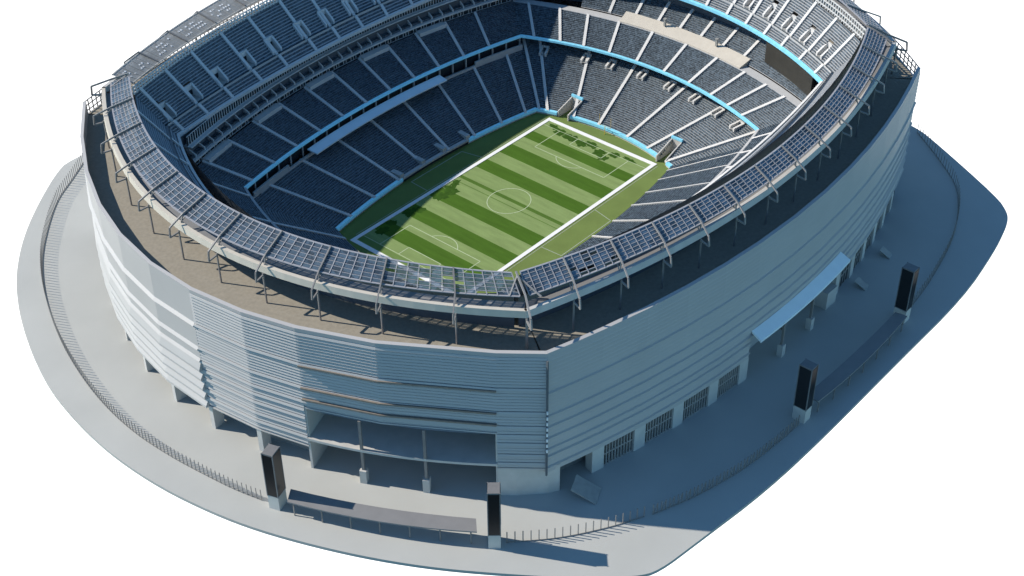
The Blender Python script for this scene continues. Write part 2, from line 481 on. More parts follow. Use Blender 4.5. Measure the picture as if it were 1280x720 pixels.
# entrance gate grilles between the piers of the long side
for xa, xb in ((-91, -74.5), (-74.5, -58), (-58, -41.5), (-41.5, -26)):
    b = MB(); a, c = (xa + 2.4) / 110, (xb - 2.4) / 110
    p0 = Vector(offs(WALL, 'S', a, -.9, 0)); p1 = Vector(offs(WALL, 'S', c, -.9, 0)); d = p1 - p0
    n = WALL.out('S', (a + c) / 2); N3 = Vector((n.x, n.y, 0)); za, zb_ = GZ + .02, ZBOT - .02
    Z = Vector((0, 0, 1))
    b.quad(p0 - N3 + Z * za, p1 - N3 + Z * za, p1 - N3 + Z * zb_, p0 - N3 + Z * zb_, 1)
    for k in range(11):
        q = p0 + d * (k / 10); b.bar(q + Z * za, q + Z * zb_, .5, .5)
    for zz in (za + .25, (za + zb_) / 2 + .3, zb_ - .3): b.bar(p0 + Z * zz, p1 + Z * zz, .45, .55)
    b.build("gate_grille", ['pale_steel', 'dark'], ST)
# right of the awning: dark door openings with light frames
for xa, xb in ((38.5, 48), (52, 60), (64, 72), (76, 84), (88, 96)):
    b = MB(); p0 = Vector(offs(WALL, 'S', xa / 110, -1.0, 0)); p1 = Vector(offs(WALL, 'S', xb / 110, -1.0, 0)); Z = Vector((0, 0, 1)); d = p1 - p0
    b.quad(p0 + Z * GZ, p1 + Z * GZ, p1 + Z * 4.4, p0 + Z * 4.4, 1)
    for k in range(5):
        q = p0 + d * (k / 4); b.bar(q + Z * GZ, q + Z * 4.3, .35)
    b.bar(p0 + Z * 0, p1 + Z * 0, .35)
    b.build("doorway", ['pale_steel', 'dark'], ST)
# small ramps propped against the long side
for px, py, a, w, l, h in ((-101.5, -119.6, R(-66), 7.0, 8.0, 4.2), (47, -130.5, R(-84), 3.4, 4.4, 2.6), (70, -127.6, R(-78), 3.4, 4.0, 2.6)):
    ca, sa = math.cos(a), math.sin(a); b = MB()
    f = lambda u, v, z: (px + ca * u - sa * v, py + sa * u + ca * v, z)
    b.hexa([f(-l / 2, -w / 2, GZ + h - .3), f(l / 2, -w / 2, GZ + .01), f(l / 2, w / 2, GZ + .01), f(-l / 2, w / 2, GZ + h - .3), f(-l / 2, -w / 2, GZ + h), f(l / 2, -w / 2, GZ + .4), f(l / 2, w / 2, GZ + .4), f(-l / 2, w / 2, GZ + h)])
    b.build("ramp", 'sheet', ST)
# corner plinth under the near corner
b = MB(); pl = [offs(WALL, 'W', t, 0.15, 0) for t in (-99.0 / 110.5, -103.5 / 110.5)] + [(-108.8, -110.4, 0), (-105.5, -112.3, 0)]
inn = [offs(WALL, 'W', t, -6, 0) for t in (-99.0 / 110.5, -103.5 / 110.5)] + [(-104.5, -106, 0), (-103.5, -106.5, 0)]
for i in range(3):
    a, c, d, e = pl[i], pl[i + 1], inn[i + 1], inn[i]
    b.hexa([(*p[:2], GZ) for p in (a, c, d, e)] + [(*p[:2], 6.15) for p in (a, c, d, e)])
b.build("corner_plinth", 'concrete', ST)
# dark seam with a dotted light strip down the near corner
b = MB(); b.bar((-110.7, -111.2, ZBOT), (-110.7, -111.2, ZTOP - 2), .5, .5)
sm = b.build("corner_seam", 'recess', ST)
b = MB()
for k in range(8): b.box(-110.95, -111.5, 15 + 2.2 * k, .5, .5, 1.1, R(45))
b.build("seam_light", 'white', sm)

# ---- main entrance in the end wall -----------------------------------------------
def radial(y): return Vector(WALL.at('W', y / 110.5)), WALL.out('W', y / 110.5)
yL, yR = -46.6, -98.9
for y in (yL, yR):
    p, n = radial(y); n = Vector((-0.93, -0.37)) if y == yL else Vector((-.86, -.5)); t = Vector((-n.y, n.x))
    b = MB(); s = 1 if y == yL else -1
    c = p - n * 10.0; tt = t * (-0.5 if y == yL else 0.5)
    b.box(c.x, c.y, (GZ + 20.4) / 2, 19.6, .8, 20.4 - GZ, math.atan2(n.y, n.x))
    b.build("entrance_jamb", 'concrete', ST)
b = MB(); ys = ts(14, yL, yR); dep = 19.0
for ya, yb in zip(ys, ys[1:]):
    (pa, na), (pb, nb) = radial(ya), radial(yb)
    g = lambda p, n, d, z: (p.x + n.x * d, p.y + n.y * d, z)
    b.quad(g(pa, na, -dep, GZ), g(pb, nb, -dep, GZ), g(pb, nb, -dep, 20.5), g(pa, na, -dep, 20.5))
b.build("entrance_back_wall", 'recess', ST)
b = MB()
for ya, yb in zip(ys, ys[1:]):
    (pa, na), (pb, nb) = radial(ya), radial(yb)
    b.quad(g(pa, na, -dep, 20.45), g(pb, nb, -dep, 20.45), g(pb, nb, .1, 20.45), g(pa, na, .1, 20.45))
b.build("entrance_soffit", 'cladding', ST)
b = MB()
for ya, yb in zip(ys, ys[1:]):
    (pa, na), (pb, nb) = radial(ya), radial(yb)
    za = lambda y: 8.6
    b.hexa([g(pa, na, -18.6, za(ya) - .9), g(pb, nb, -18.6, za(yb) - .9), g(pb, nb, .7, za(yb) - .9), g(pa, na, .7, za(ya) - .9),
            g(pa, na, -18.6, za(ya)), g(pb, nb, -18.6, za(yb)), g(pb, nb, .7, za(yb)), g(pa, na, .7, za(ya))])
b.build("entrance_canopy", 'concrete', ST)
for y in (-63.2, -80.8):
    p, n = radial(y); c = p + n * 0.2
    b = MB(); b.box(c.x, c.y, 10.2, .85, .85, 20.4, math.atan2(n.y, n.x)); col = b.build("entrance_column", 'steel', ST)
    b = MB(); b.box(c.x, c.y, GZ + 2.6, 2.2, 2.2, 5.2, math.atan2(n.y, n.x)); b.build("column_base", 'concrete', col)

# ---- side awning -------------------------------------------------------------------
b = MB(); T = ts(12, -24.4 / 110, 33.4 / 110)
for a, c in zip(T, T[1:]):
    q = lambda t, d, z: offs(WALL, 'S', t, d, z)
    b.hexa([q(a, .2, 15.6), q(c, .2, 15.6), q(c, 4.2, 13.6), q(a, 4.2, 13.6), q(a, .2, 16.4), q(c, .2, 16.4), q(c, 4.2, 14.5), q(a, 4.2, 14.5)])
aw = b.build("side_awning", 'canopy', ST)
b = MB()
for a, c in zip(T, T[1:]):
    b.quad(offs(WALL, 'S', a, -9, GZ), offs(WALL, 'S', c, -9, GZ), offs(WALL, 'S', c, -9, 13), offs(WALL, 'S', a, -9, 13))
for t in (T[0], T[-1]):
    b.quad(offs(WALL, 'S', t, -9, GZ), offs(WALL, 'S', t, -.4, GZ), offs(WALL, 'S', t, -.4, 13), offs(WALL, 'S', t, -9, 13))
b.build("awning_recess", 'concrete', ST)
for x in (-5.5, 13.5):
    p = offs(WALL, 'S', x / 110, 1.0, 0); b = MB(); b.box(p[0], p[1], 5.0, .8, .8, 17.5); col = b.build("awning_column", 'steel', ST)
    b.__init__(); b.bar((p[0], p[1], 6), (p[0], p[1] + 5.5, 6), .5); b.build("brace", 'steel', col)
    b = MB(); b.box(p[0], p[1], GZ + 2.5, 2.1, 2.1, 5.0); b.build("column_base", 'concrete', col)
b = MB(); p = offs(WALL, 'S', 30 / 110, -3, 0); b.box(p[0], p[1], GZ + 3.6, 6.5, 8.0, 7.2); b.build("awning_abutment", 'concrete', ST)

# ---- upper deck ring roof (between fascia and parapet) -------------------------------
DZ = 47.0
for side in 'SWEN':
    b = MB(); T = ts(36)
    for a, c in zip(T, T[1:]):
        A, Bq = FASC.at(side, a), FASC.at(side, c); O0, O1 = offs(WALL, side, a, -1.2, DZ), offs(WALL, side, c, -1.2, DZ)
        k = .89
        b.quad((A[0] * k, A[1] * k, DZ), (Bq[0] * k, Bq[1] * k, DZ), O1, O0)
    b.build("roof_deck", 'deck', ST)
# slatted screens standing on the deck edge of the far walls, seen at the corners
for side, T in (('E', ts(40, -1, -.05)), ('N', ts(60, -1, 0.2))):
    b = MB()
    for t in T: b.bar(offs(WALL, side, t, -.6, 46.5), offs(WALL, side, t, -.6, 52.0), .35)
    for z in (48, 50, 51.9):
        for a, c in zip(T, T[1:]): b.bar(offs(WALL, side, a, -.6, z), offs(WALL, side, c, -.6, z), .25, .35)
    b.build("parapet_screen", 'pale_steel', ST)

# ---- seating tiers ----------------------------------------------------------------
def tier(name, side, A, B, za, zb, rows, stairs, seg=48, stair_w=1.3, lab=None, t0=-1, t1=1, seat=True, skip=None):
    T = ts(seg, t0, t1)
    cb, sb = MB(), MB()
    rr = [lerp(A, B, i / rows) for i in range(rows + 1)]
    zm, zc = zb if isinstance(zb, tuple) else (zb, zb)
    am, ac = za if isinstance(za, tuple) else (za, za)
    Z = lambda i, t: (am + (ac - am) * t * t) + ((zm + (zc - zm) * t * t) - (am + (ac - am) * t * t)) * i / rows
    f = 0.63 if name == 'upper_tier' else 0.46
    for i in range(rows):
        r0, r1 = rr[i], rr[i + 1]; rm = lerp(r0, r1, f); rn = lerp(r0, r1, .99); Z0 = [Z(i, t) for t in T]; Z1 = [Z(i + 1, t) for t in T]
        sh = min(.75, (Z(i + 1, 0) - Z(i, 0)) + .25)
        P0 = [r0.at(side, t) for t in T]; P1 = [r1.at(side, t) for t in T]; Pm = [rm.at(side, t) for t in T]; Pn = [rn.at(side, t) for t in T]
        for j in range(seg):
            if skip and skip((P0[j][0] + P0[j + 1][0]) / 2, (P0[j][1] + P0[j + 1][1]) / 2): continue
            a, c, a1, c1 = Z0[j], Z0[j + 1], Z1[j], Z1[j + 1]
            cb.quad((*P0[j], a), (*P0[j + 1], c), (*P1[j + 1], c), (*P1[j], a))
            cb.quad((*P1[j], a), (*P1[j + 1], c), (*P1[j + 1], c1), (*P1[j], a1))
            if seat:
                sb.quad((*Pm[j], a + .02), (*Pm[j + 1], c + .02), (*Pm[j + 1], c + sh * .8), (*Pm[j], a + sh * .8))
                sb.quad((*Pm[j], a + sh * .8), (*Pm[j + 1], c + sh * .8), (*Pn[j + 1], c + sh), (*Pn[j], a + sh))
                sb.quad((*Pn[j], a + sh), (*Pn[j + 1], c + sh), (*Pn[j + 1], c), (*Pn[j], a))
    o = cb.build(name, 'tread', ST)
    if lab: o['label'] = lab
    if seat:
        s = sb.build("seat_rows", 'seat', o); s['kind'] = 'stuff'
    for t in stairs:
        b = MB()
        pts = [(Vector((*r.at(side, t), z + .8)), Vector((*r.out(side, t), 0)).cross(Vector((0, 0, 1))) * stair_w / 2) for r, z in zip(rr, [Z(i, t) for i in range(rows + 1)])]
        for (p, w), (q, v) in zip(pts, pts[1:]):
            b.hexa([p - w - Vector((0, 0, .9)), p + w - Vector((0, 0, .9)), q + v - Vector((0, 0, .9)), q - v - Vector((0, 0, .9)), p - w, p + w, q + v, q - v])
        b.build("stairway", 'stair', o)
    return o
nl = [x / 58.9 for x in (-49.5, -34.5, -19.5, -4.8, 10, 25, 40, 53)]
nm = [-0.938 + 0.1726 * k for k in range(11)]
el_ = [.97, .867, .535, .19, -.235, -.565, -.90]
em = [.91, .727, .555, .36, .14, -.09, -.31, -.515, -.677, -.82]
nu = [-.965, -.82, -.67, -.50, -.345, -.17, -.03, .11, .26, .41, .56]
eu = [-.93, -.80, -.655, -.52, -.385, -.25, -.11, .03]
LOW1 = 13.2
tier("lower_tier", 'N', FIELD, LOWB, 1.6, LOW1, 30, nl, lab="shaded lower tier of dark seats along the left side")
tier("lower_tier", 'E', FIELD, LOWE, 1.6, 15.6, 35, el_, seg=160, skip=lambda x, y: any(abs(y - ty) < tw / 2 and x < FIELD.at('E', ty / 35.4)[0] + td for ty, tw, td in TUN), lab="lower tier of dark seats curving round the far end")
tier("lower_tier", 'S', FIELD, LOWB, 1.6, LOW1, 30, [.22, .44, .62, .80, .93, -.4, -.8, 0], stair_w=.6, lab="lower tier of dark seats half hidden by the near roof")
tier("lower_tier", 'W', FIELD, LOWB, 1.6, LOW1, 30, [-.8, -.4, 0, .4, .8], lab="lower tier of seats behind the near end roof")
tier("middle_tier", 'N', RIB, MIDB, 19.6, 27.3, 20, nm, lab="shaded middle tier of seats on the left side")
tier("middle_tier", 'E', RIB, MIDB, 19.6, 27.3, 18, em, lab="partly sunlit middle tier of seats at the far end")
tier("middle_tier", 'S', RIB, MIDB, 19.6, 27.3, 20, [.6, .75, .9], lab="middle tier of seats mostly hidden by the near roof")
tier("middle_tier", 'W', RIB, MIDB, 19.6, 27.3, 20, [-.6, -.2, .2, .6, .9], lab="middle tier of seats behind the near end roof")
UF = 42.0
VT = dict(N=(-.955, -.80, -.65, -.485, -.335, -.165, -.025, .115, .26, .41), E=(-.87, -.735, -.60, -.465, -.33, -.19, -.05), S=(), W=())
VW, VD = 4.2, 4.6
VWS = dict(N=4.2, E=3.2)
def in_vom(side):
    L = []
    r = lerp(UPA, UPB, .30)
    for t in VT[side]: L.append((Vector(r.at(side, t)), r.out(side, t)))
    def f(x, y):
        for p, n in L:
            d = Vector((x, y)) - p; u = d.dot(n); v = -d.x * n.y + d.y * n.x
            if -.4 < u < VD and abs(v) < VWS[side] / 2 + .2: return True
        return False
    return f if L else None
def upper(side, stairs, lab, rows=20):
    wf = 0.22
    wa = lerp(UPA, UPB, wf); wz = (UF + (UPZ[side] - UF) * wf, UF + (58.5 - UF) * wf); WZ = lambda t: wz[0] + (wz[1] - wz[0]) * t * t; wb = lerp(UPA, UPB, wf + .045)
    a = tier("upper_tier", side, UPA, wa, UF, wz, max(3, int(rows * wf)), stairs, lab=lab + ", rows in front of the cross aisle")
    b = MB()
    for p, q in zip(ts(48), ts(48)[1:]):
        b.quad((*wa.at(side, p), WZ(p) + .02), (*wa.at(side, q), WZ(q) + .02), (*wb.at(side, q), WZ(q) + .02), (*wb.at(side, p), WZ(p) + .02))
        b.quad((*wa.at(side, p), WZ(p) - .8), (*wa.at(side, q), WZ(q) - .8), (*wa.at(side, q), WZ(q) + .9), (*wa.at(side, p), WZ(p) + .9))
    b.build("cross_aisle", 'tread', a)
    c = tier("upper_tier", side, wb, UPB, wz, (UPZ[side], 58.5), int(rows * (1 - wf)) - 1, stairs, seg=180 if VT[side] else 48, skip=in_vom(side), lab=lab + ", rows behind the cross aisle")
    return wa, wb, WZ
UW = {}
UW['N'] = upper('N', nu, "shaded upper tier on the left side", 21)
UW['E'] = upper('E', eu, "sunlit upper tier at the far end", 23)
UW['S'] = upper('S', [], "upper tier below the near roof", 18)
UW['W'] = upper('W', [.75, .9], "upper tier below the near end roof", 18)

# player tunnels cut into the far end stand
for ty, tw, td in TUN:
    t = ty / 35.4; x0 = FIELD.at('E', t)[0]; b = MB()
    zt_ = 1.6 + 14.0 * td / (LOWE.mid['E'] - FIELD.mid['E'])
    for s in (-1, 1):
        b.hexa([(x0 - .6, ty + s * tw / 2 - .25, 0), (x0 + td, ty + s * tw / 2 - .25, 0), (x0 + td, ty + s * tw / 2 + .25, 0), (x0 - .6, ty + s * tw / 2 + .25, 0),
                (x0 - .6, ty + s * tw / 2 - .25, 2.9), (x0 + td, ty + s * tw / 2 - .25, zt_ + .7), (x0 + td, ty + s * tw / 2 + .25, zt_ + .7), (x0 - .6, ty + s * tw / 2 + .25, 2.9)])
    b.box(x0 + td, ty, (zt_ + 1) / 2, .5, tw, zt_ + 1)
    tn = b.build("player_tunnel", ['concrete', 'grass'], ST)
    b = MB(); b.box(x0 + td + .1, ty, zt_ + 1.3, .9, tw + .6, 1.0); b.build("tunnel_sign", 'led', tn)

# field wall with its blue led band
for side, spans in (('N', ((-1, -.30), (.36, 1))), ('E', ((-1, -.915), (-.745, .575), (.75, 1))), ('S', ((-1, 1),)), ('W', ((-1, 1),))):
    for a, c in spans:
        b = MB(); l = MB()
        T = ts(max(2, int(30 * (c - a))), a, c)
        for p, q in zip(T, T[1:]):
            b.quad(offs(FIELD, side, p, 0, 0), offs(FIELD, side, q, 0, 0), offs(FIELD, side, q, 0, 1.9), offs(FIELD, side, p, 0, 1.9))
            l.hexa([offs(FIELD, side, p, -.35, .9), offs(FIELD, side, q, -.35, .9), offs(FIELD, side, q, .9, .9), offs(FIELD, side, p, .9, .9),
                    offs(FIELD, side, p, -.35, 2.1), offs(FIELD, side, q, -.35, 2.1), offs(FIELD, side, q, .9, 2.3), offs(FIELD, side, p, .9, 2.3)])
        fw = b.build("field_wall", 'concrete', ST)
        if side in 'NE': l.build("led_band", 'led', fw)
# sunken dugout gap on the left side with dark openings
b = MB(); T = ts(10, -.30, .36)
for p, q in zip(T, T[1:]):
    b.quad(offs(FIELD, 'N', p, .1, 0), offs(FIELD, 'N', q, .1, 0), offs(FIELD, 'N', q, .1, 1.5), offs(FIELD, 'N', p, .1, 1.5), 1)
    b.hexa([offs(FIELD, 'N', p, -.5, 1.5), offs(FIELD, 'N', q, -.5, 1.5), offs(FIELD, 'N', q, 1.2, 1.5), offs(FIELD, 'N', p, 1.2, 1.5), offs(FIELD, 'N', p, -.5, 2.3), offs(FIELD, 'N', q, -.5, 2.3), offs(FIELD, 'N', q, 1.2, 2.3), offs(FIELD, 'N', p, 1.2, 2.3)], 0)
for t in (-.30, .36, -.08, .13):
    c = offs(FIELD, 'N', t, 3, 0); n = FIELD.out('N', t); b.box(c[0], c[1], 2.6, 5.5, 2.2, 2.6, math.atan2(n.y, n.x), 0)
b.build("dugout", ['concrete', 'dark'], ST)

# ribbon board of the middle tier
for side in 'NESW':
    b = MB(); T = ts(40)
    for p, q in zip(T, T[1:]):
        b.hexa([offs(RIB, side, p, -.7, 19.1), offs(RIB, side, q, -.7, 19.1), offs(RIB, side, q, .3, 19.0), offs(RIB, side, p, .3, 19.0),
                offs(RIB, side, p, -.7, 20.0), offs(RIB, side, q, -.7, 20.0), offs(RIB, side, q, .3, 20.2), offs(RIB, side, p, .3, 20.2)])
    b.build("ribbon_board" if side in 'NE' else "middle_parapet", 'led' if side in 'NE' else 'tread', ST)
    s = MB()
    for p, q in zip(T, T[1:]):
        s.quad((*RIB.at(side, p), 19.1), (*RIB.at(side, q), 19.1), (*MIDB.at(side, q), 19.1), (*MIDB.at(side, p), 19.1))
    s.build("middle_slab", 'concrete', ST)
# upper deck front: blue board on the far end, plain parapet elsewhere
for side in 'NESW':
    b = MB(); T = ts(40)
    for p, q in zip(T, T[1:]):
        b.hexa([offs(UPA, side, p, -.7, UF - .9), offs(UPA, side, q, -.7, UF - .9), offs(UPA, side, q, .3, UF - .9), offs(UPA, side, p, .3, UF - .9),
                offs(UPA, side, p, -.7, UF + .3), offs(UPA, side, q, -.7, UF + .3), offs(UPA, side, q, .3, UF + .6), offs(UPA, side, p, .3, UF + .6)])
    b.build("ribbon_board" if side == 'E' else "upper_parapet", 'led' if side == 'E' else 'stair', ST)
    s = MB()
    for p, q in zip(T, T[1:]):
        s.quad((*UPA.at(side, p), UF - .9), (*UPA.at(side, q), UF - .9), (*UPB.at(side, q), UF - .9), (*UPB.at(side, p), UF - .9))
    s.build("upper_slab", 'concrete', ST)

# vomitories ------------------------------------------------------------------------
def vomitory(side, t, z, ring, w=3.4, d=4.0, h=2.6):
    n = ring.out(side, t); p = Vector(ring.at(side, t)); a = math.atan2(n.y, n.x); b = MB()
    f = lambda u, v, zz: (p.x + n.x * u - n.y * v, p.y + n.y * u + n.x * v, zz)
    for v in (-w / 2, w / 2):
        b.hexa([f(0, v - .45, z - .5), f(d, v - .45, z - .5), f(d, v + .45, z - .5), f(0, v + .45, z - .5), f(0, v - .45, z + 1.6), f(d, v - .45, z + h + 1.6), f(d, v + .45, z + h + 1.6), f(0, v + .45, z + 1.6)])
    b.hexa([f(d - .3, -w / 2 - .3, z), f(d + .3, -w / 2 - .3, z), f(d + .3, w / 2 + .3, z), f(d - .3, w / 2 + .3, z), f(d - .3, -w / 2 - .3, z + h + 1.7), f(d + .3, -w / 2 - .3, z + h + 1.7), f(d + .3, w / 2 + .3, z + h + 1.7), f(d - .3, w / 2 + .3, z + h + 1.7)])
    # floor of the passage and the shaded doorway at its end
    b.quad(f(-.3, -w / 2 + .3, z + .75), f(-.3, w / 2 - .3, z + .75), f(d - .35, w / 2 - .3, z + 1.0), f(d - .35, -w / 2 + .3, z + 1.0), 1)
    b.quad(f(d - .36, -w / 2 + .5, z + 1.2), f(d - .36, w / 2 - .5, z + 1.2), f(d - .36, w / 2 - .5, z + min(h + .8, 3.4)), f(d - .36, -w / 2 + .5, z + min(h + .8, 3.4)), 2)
    return b.build("vomitory", ['stair', 'sheet', 'dark'], ST)
for side, tl in (('N', VT['N']), ('E', VT['E'])):
    wa, wb, wz = UW[side]
    for t in tl: vomitory(side, t, wz(t) + .5, lerp(UPA, UPB, .30), VWS[side], VD, 4.0)
LV = lerp(FIELD, LOWE, .76)
for t in (.86, .555, .36, .10, -.14, -.375, -.60, -.80): vomitory('E', t, 12.5, LV, 2.6, 5.0, 1.0)

# club level under the ribbon of the left side
b = MB(); g2 = MB(); T = ts(44)
for p, q in zip(T, T[1:]):
    b.quad(offs(RIB, 'N', p, 2.2, LOW1 - .4), offs(RIB, 'N', q, 2.2, LOW1 - .4), offs(RIB, 'N', q, 2.2, 18.5), offs(RIB, 'N', p, 2.2, 18.5))
b.build("club_window", 'glass', ST)
for k in range(45):
    t = -1 + 2 * k / 44
    if k % 2 == 0: g2.bar(offs(RIB, 'N', t, 1.0, LOW1), offs(RIB, 'N', t, 1.0, 18.5), .55)
for p, q in zip(T, T[1:]): g2.bar(offs(RIB, 'N', p, 1.0, 18.3), offs(RIB, 'N', q, 1.0, 18.3), .4)
g2.build("club_mullion", 'tread', ST)
b = MB()
for p, q in zip(T, T[1:]):
    mp = (p + q) / 2
    h = 2.6 if -.97 < mp < -.70 or .68 < mp < .99 else .9
    b.hexa([offs(RIB, 'N', p, -1.2, LOW1 - .8), offs(RIB, 'N', q, -1.2, LOW1 - .8), offs(RIB, 'N', q, -.4, LOW1 - .8), offs(RIB, 'N', p, -.4, LOW1 - .8), offs(RIB, 'N', p, -1.2, LOW1 + h), offs(RIB, 'N', q, -1.2, LOW1 + h), offs(RIB, 'N', q, -.4, LOW1 + h), offs(RIB, 'N', p, -.4, LOW1 + h)])
b.build("club_parapet", 'tread', ST)
b = MB(); T = ts(20, -.54, .43)
for p, q in zip(T, T[1:]):
    b.hexa([offs(RIB, 'N', p, -6.2, 16.2), offs(RIB, 'N', q, -6.2, 16.2), offs(RIB, 'N', q, -1.2, 16.6), offs(RIB, 'N', p, -1.2, 16.6), offs(RIB, 'N', p, -6.2, 16.7), offs(RIB, 'N', q, -6.2, 16.7), offs(RIB, 'N', q, -1.2, 17.1), offs(RIB, 'N', p, -1.2, 17.1)])
b.build("club_canopy", 'canopy', ST)

# suites and balconies of the left and near sides -----------------------------------------
def suites(side, div=True):
    T = ts(60); b = MB(); d = MB(); w = MB()
    for p, q in zip(T, T[1:]):
        # lower windows
        w.quad(offs(MIDB, side, p, 1.5, 27.3), offs(MIDB, side, q, 1.5, 27.3), offs(MIDB, side, q, 1.5, 31), offs(MIDB, side, p, 1.5, 31))
        w.quad(offs(MIDB, side, p, 4.5, 31), offs(MIDB, side, q, 4.5, 31), offs(MIDB, side, q, 3.5, 37), offs(MIDB, side, p, 3.5, 37))
        w.quad(offs(MIDB, side, p, 1.5, 37), offs(MIDB, side, q, 1.5, 37), offs(MIDB, side, q, 1.5, 41.5), offs(MIDB, side, p, 1.5, 41.5))
    w.build("suite_window", 'glass', ST)
    for z, d0, d1, h in ((30.4, -.6, 4.8, .7), (36.6, -.5, 4.0, .5)):
        b = MB()
        for p, q in zip(T, T[1:]):
            b.hexa([offs(MIDB, side, p, d0, z), offs(MIDB, side, q, d0, z), offs(MIDB, side, q, d1, z), offs(MIDB, side, p, d1, z), offs(MIDB, side, p, d0, z + h), offs(MIDB, side, q, d0, z + h), offs(MIDB, side, q, d1, z + h), offs(MIDB, side, p, d1, z + h)])
        b.build("balcony_slab", 'stair', ST)
    b = MB()
    for p, q in zip(T, T[1:]):
        for k in range(2):
            b.hexa([offs(MIDB, side, p, .8 + 1.3 * k, 31.15), offs(MIDB, side, q, .8 + 1.3 * k, 31.15), offs(MIDB, side, q, 1.5 + 1.3 * k, 31.15), offs(MIDB, side, p, 1.5 + 1.3 * k, 31.15), offs(MIDB, side, p, .8 + 1.3 * k, 32), offs(MIDB, side, q, .8 + 1.3 * k, 32), offs(MIDB, side, q, 1.5 + 1.3 * k, 32), offs(MIDB, side, p, 1.5 + 1.3 * k, 32)])
    b.build("balcony_seating", 'seat', ST)
    for k in range(33):
        t = -.97 + 1.94 * k / 32
        b = MB(); b.hexa([offs(MIDB, side, t - .003, .2, 31.1), offs(MIDB, side, t + .003, .2, 31.1), offs(MIDB, side, t + .003, 4.4, 31.1), offs(MIDB, side, t - .003, 4.4, 31.1),
                          offs(MIDB, side, t - .003, .2, 32.2), offs(MIDB, side, t + .003, .2, 32.2), offs(MIDB, side, t + .003, 4.2, 34.5), offs(MIDB, side, t - .003, 4.2, 34.5)])
        b.build("balcony_divider", 'stair', ST)
    b = MB()
    for k in range(131):
        t = -.99 + 1.98 * k / 130
        if k % 7 not in (2, 5):
            d.bar(offs(MIDB, side, t, 1.2, 27.3), offs(MIDB, side, t, 1.2, 30.4), .28)
        b.bar(offs(MIDB, side, t, 1.2, 37.1), offs(MIDB, side, t, 1.2, 41.2), .28)
    for p, q in zip(T, T[1:]):
        for zz in (27.4, 30.3): d.bar(offs(MIDB, side, p, 1.2, zz), offs(MIDB, side, q, 1.2, zz), .2)
        for zz in (37.2, 41.1): b.bar(offs(MIDB, side, p, 1.2, zz), offs(MIDB, side, q, 1.2, zz), .2)
    d.build("suite_mullion", 'stair', ST)
    b.build("suite_mullion", 'stair', ST)
    for k in range(0, 10, 2):
        a, c = nm[k] + .008, nm[k + 1] - .008 if k + 1 < 11 else 1
        b = MB(); U = ts(6, a, c)
        for p, q in zip(U, U[1:]):
            b.hexa([offs(MIDB, side, p, -2.4, 26.6), offs(MIDB, side, q, -2.4, 26.6), offs(MIDB, side, q, .8, 26.6), offs(MIDB, side, p, .8, 26.6), offs(MIDB, side, p, -2.4, 28.3), offs(MIDB, side, q, -2.4, 28.3), offs(MIDB, side, q, .8, 28.3), offs(MIDB, side, p, .8, 28.3)])
        b.build("standing_platform", 'stair', ST)
suites('N')

# far end: cream concourse, rear rows and video boards ----------------------------------------
REAR0 = Ring(93.2, 78.2, 94, 112.0); REAR1 = Ring(97, 84, 100, 123.0)
tier("rear_tier", 'E', REAR0, REAR1, 28.2, 34.5, 12, [.45, .30, .16, .02, -.12, -.27, -.42], lab="rear rows of seats shaded below the upper deck at the far end", t0=-.95, t1=.62)
b = MB(); T = ts(30)
for p, q in zip(T, T[1:]):
    b.hexa([offs(MIDB, 'E', p, -.1, 26.5), offs(MIDB, 'E', q, -.1, 26.5), (*REAR0.at('E', q), 26.5), (*REAR0.at('E', p), 26.5), offs(MIDB, 'E', p, -.1, 27.6), offs(MIDB, 'E', q, -.1, 27.6), (*REAR0.at('E', q), 27.6), (*REAR0.at('E', p), 27.6)])
b.build("concourse", 'tread', ST)
b = MB(); T = ts(16, -.47, .36)
for p, q in zip(T, T[1:]):
    b.hexa([offs(MIDB, 'E', p, .3, 27.61), offs(MIDB, 'E', q, .3, 27.61), offs(MIDB, 'E', q, 6.4, 27.61), offs(MIDB, 'E', p, 6.4, 27.61), offs(MIDB, 'E', p, .3, 28.1), offs(MIDB, 'E', q, .3, 28.1), offs(MIDB, 'E', q, 6.4, 30.2), offs(MIDB, 'E', p, 6.4, 30.2)])
b.build("concourse_terrace", 'cream', ST)
for t in (.10, -.25):
    p = offs(MIDB, 'E', t, 4.5, 30); b = MB(); b.box(p[0], p[1], 31.4, .9, .9, 3.0); b.box(p[0], p[1], 33.1, 1.3, 1.3, .4)
    b.build("bollard", 'sheet', ST)
for t0, t1 in ((-.93, -.555), (.62, .93)):
    b = MB(); T = ts(10, t0, t1)
    for p, q in zip(T, T[1:]):
        b.hexa([offs(UPA, 'E', p, -.5, 31.5), offs(UPA, 'E', q, -.5, 31.5), offs(UPA, 'E', q, .5, 31.5), offs(UPA, 'E', p, .5, 31.5), offs(UPA, 'E', p, -.5, 40.6), offs(UPA, 'E', q, -.5, 40.6), offs(UPA, 'E', q, .5, 40.6), offs(UPA, 'E', p, .5, 40.6)])
    b.build("video_board", 'board', ST)
# back walls behind the tiers
for side in 'NESW':
    b = MB(); T = ts(36); b2 = MB()
    for p, q in zip(T, T[1:]):
        r = LOWE if side == 'E' else LOWB
        if side != 'N': b.quad((*r.at(side, p), LOW1 - 3), (*r.at(side, q), LOW1 - 3), (*r.at(side, q), 19.0), (*r.at(side, p), 19.0))
        r = REAR1 if side == 'E' else MIDB
        k = 1.0 if side == 'E' else 1.03
        A, B2 = r.at(side, p), r.at(side, q)
        b2.quad((A[0] * k, A[1] * k, 26), (B2[0] * k, B2[1] * k, 26), (B2[0] * k, B2[1] * k, UF - .8), (A[0] * k, A[1] * k, UF - .8))
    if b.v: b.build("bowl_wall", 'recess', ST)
    b2.build("bowl_wall", 'recess', ST)
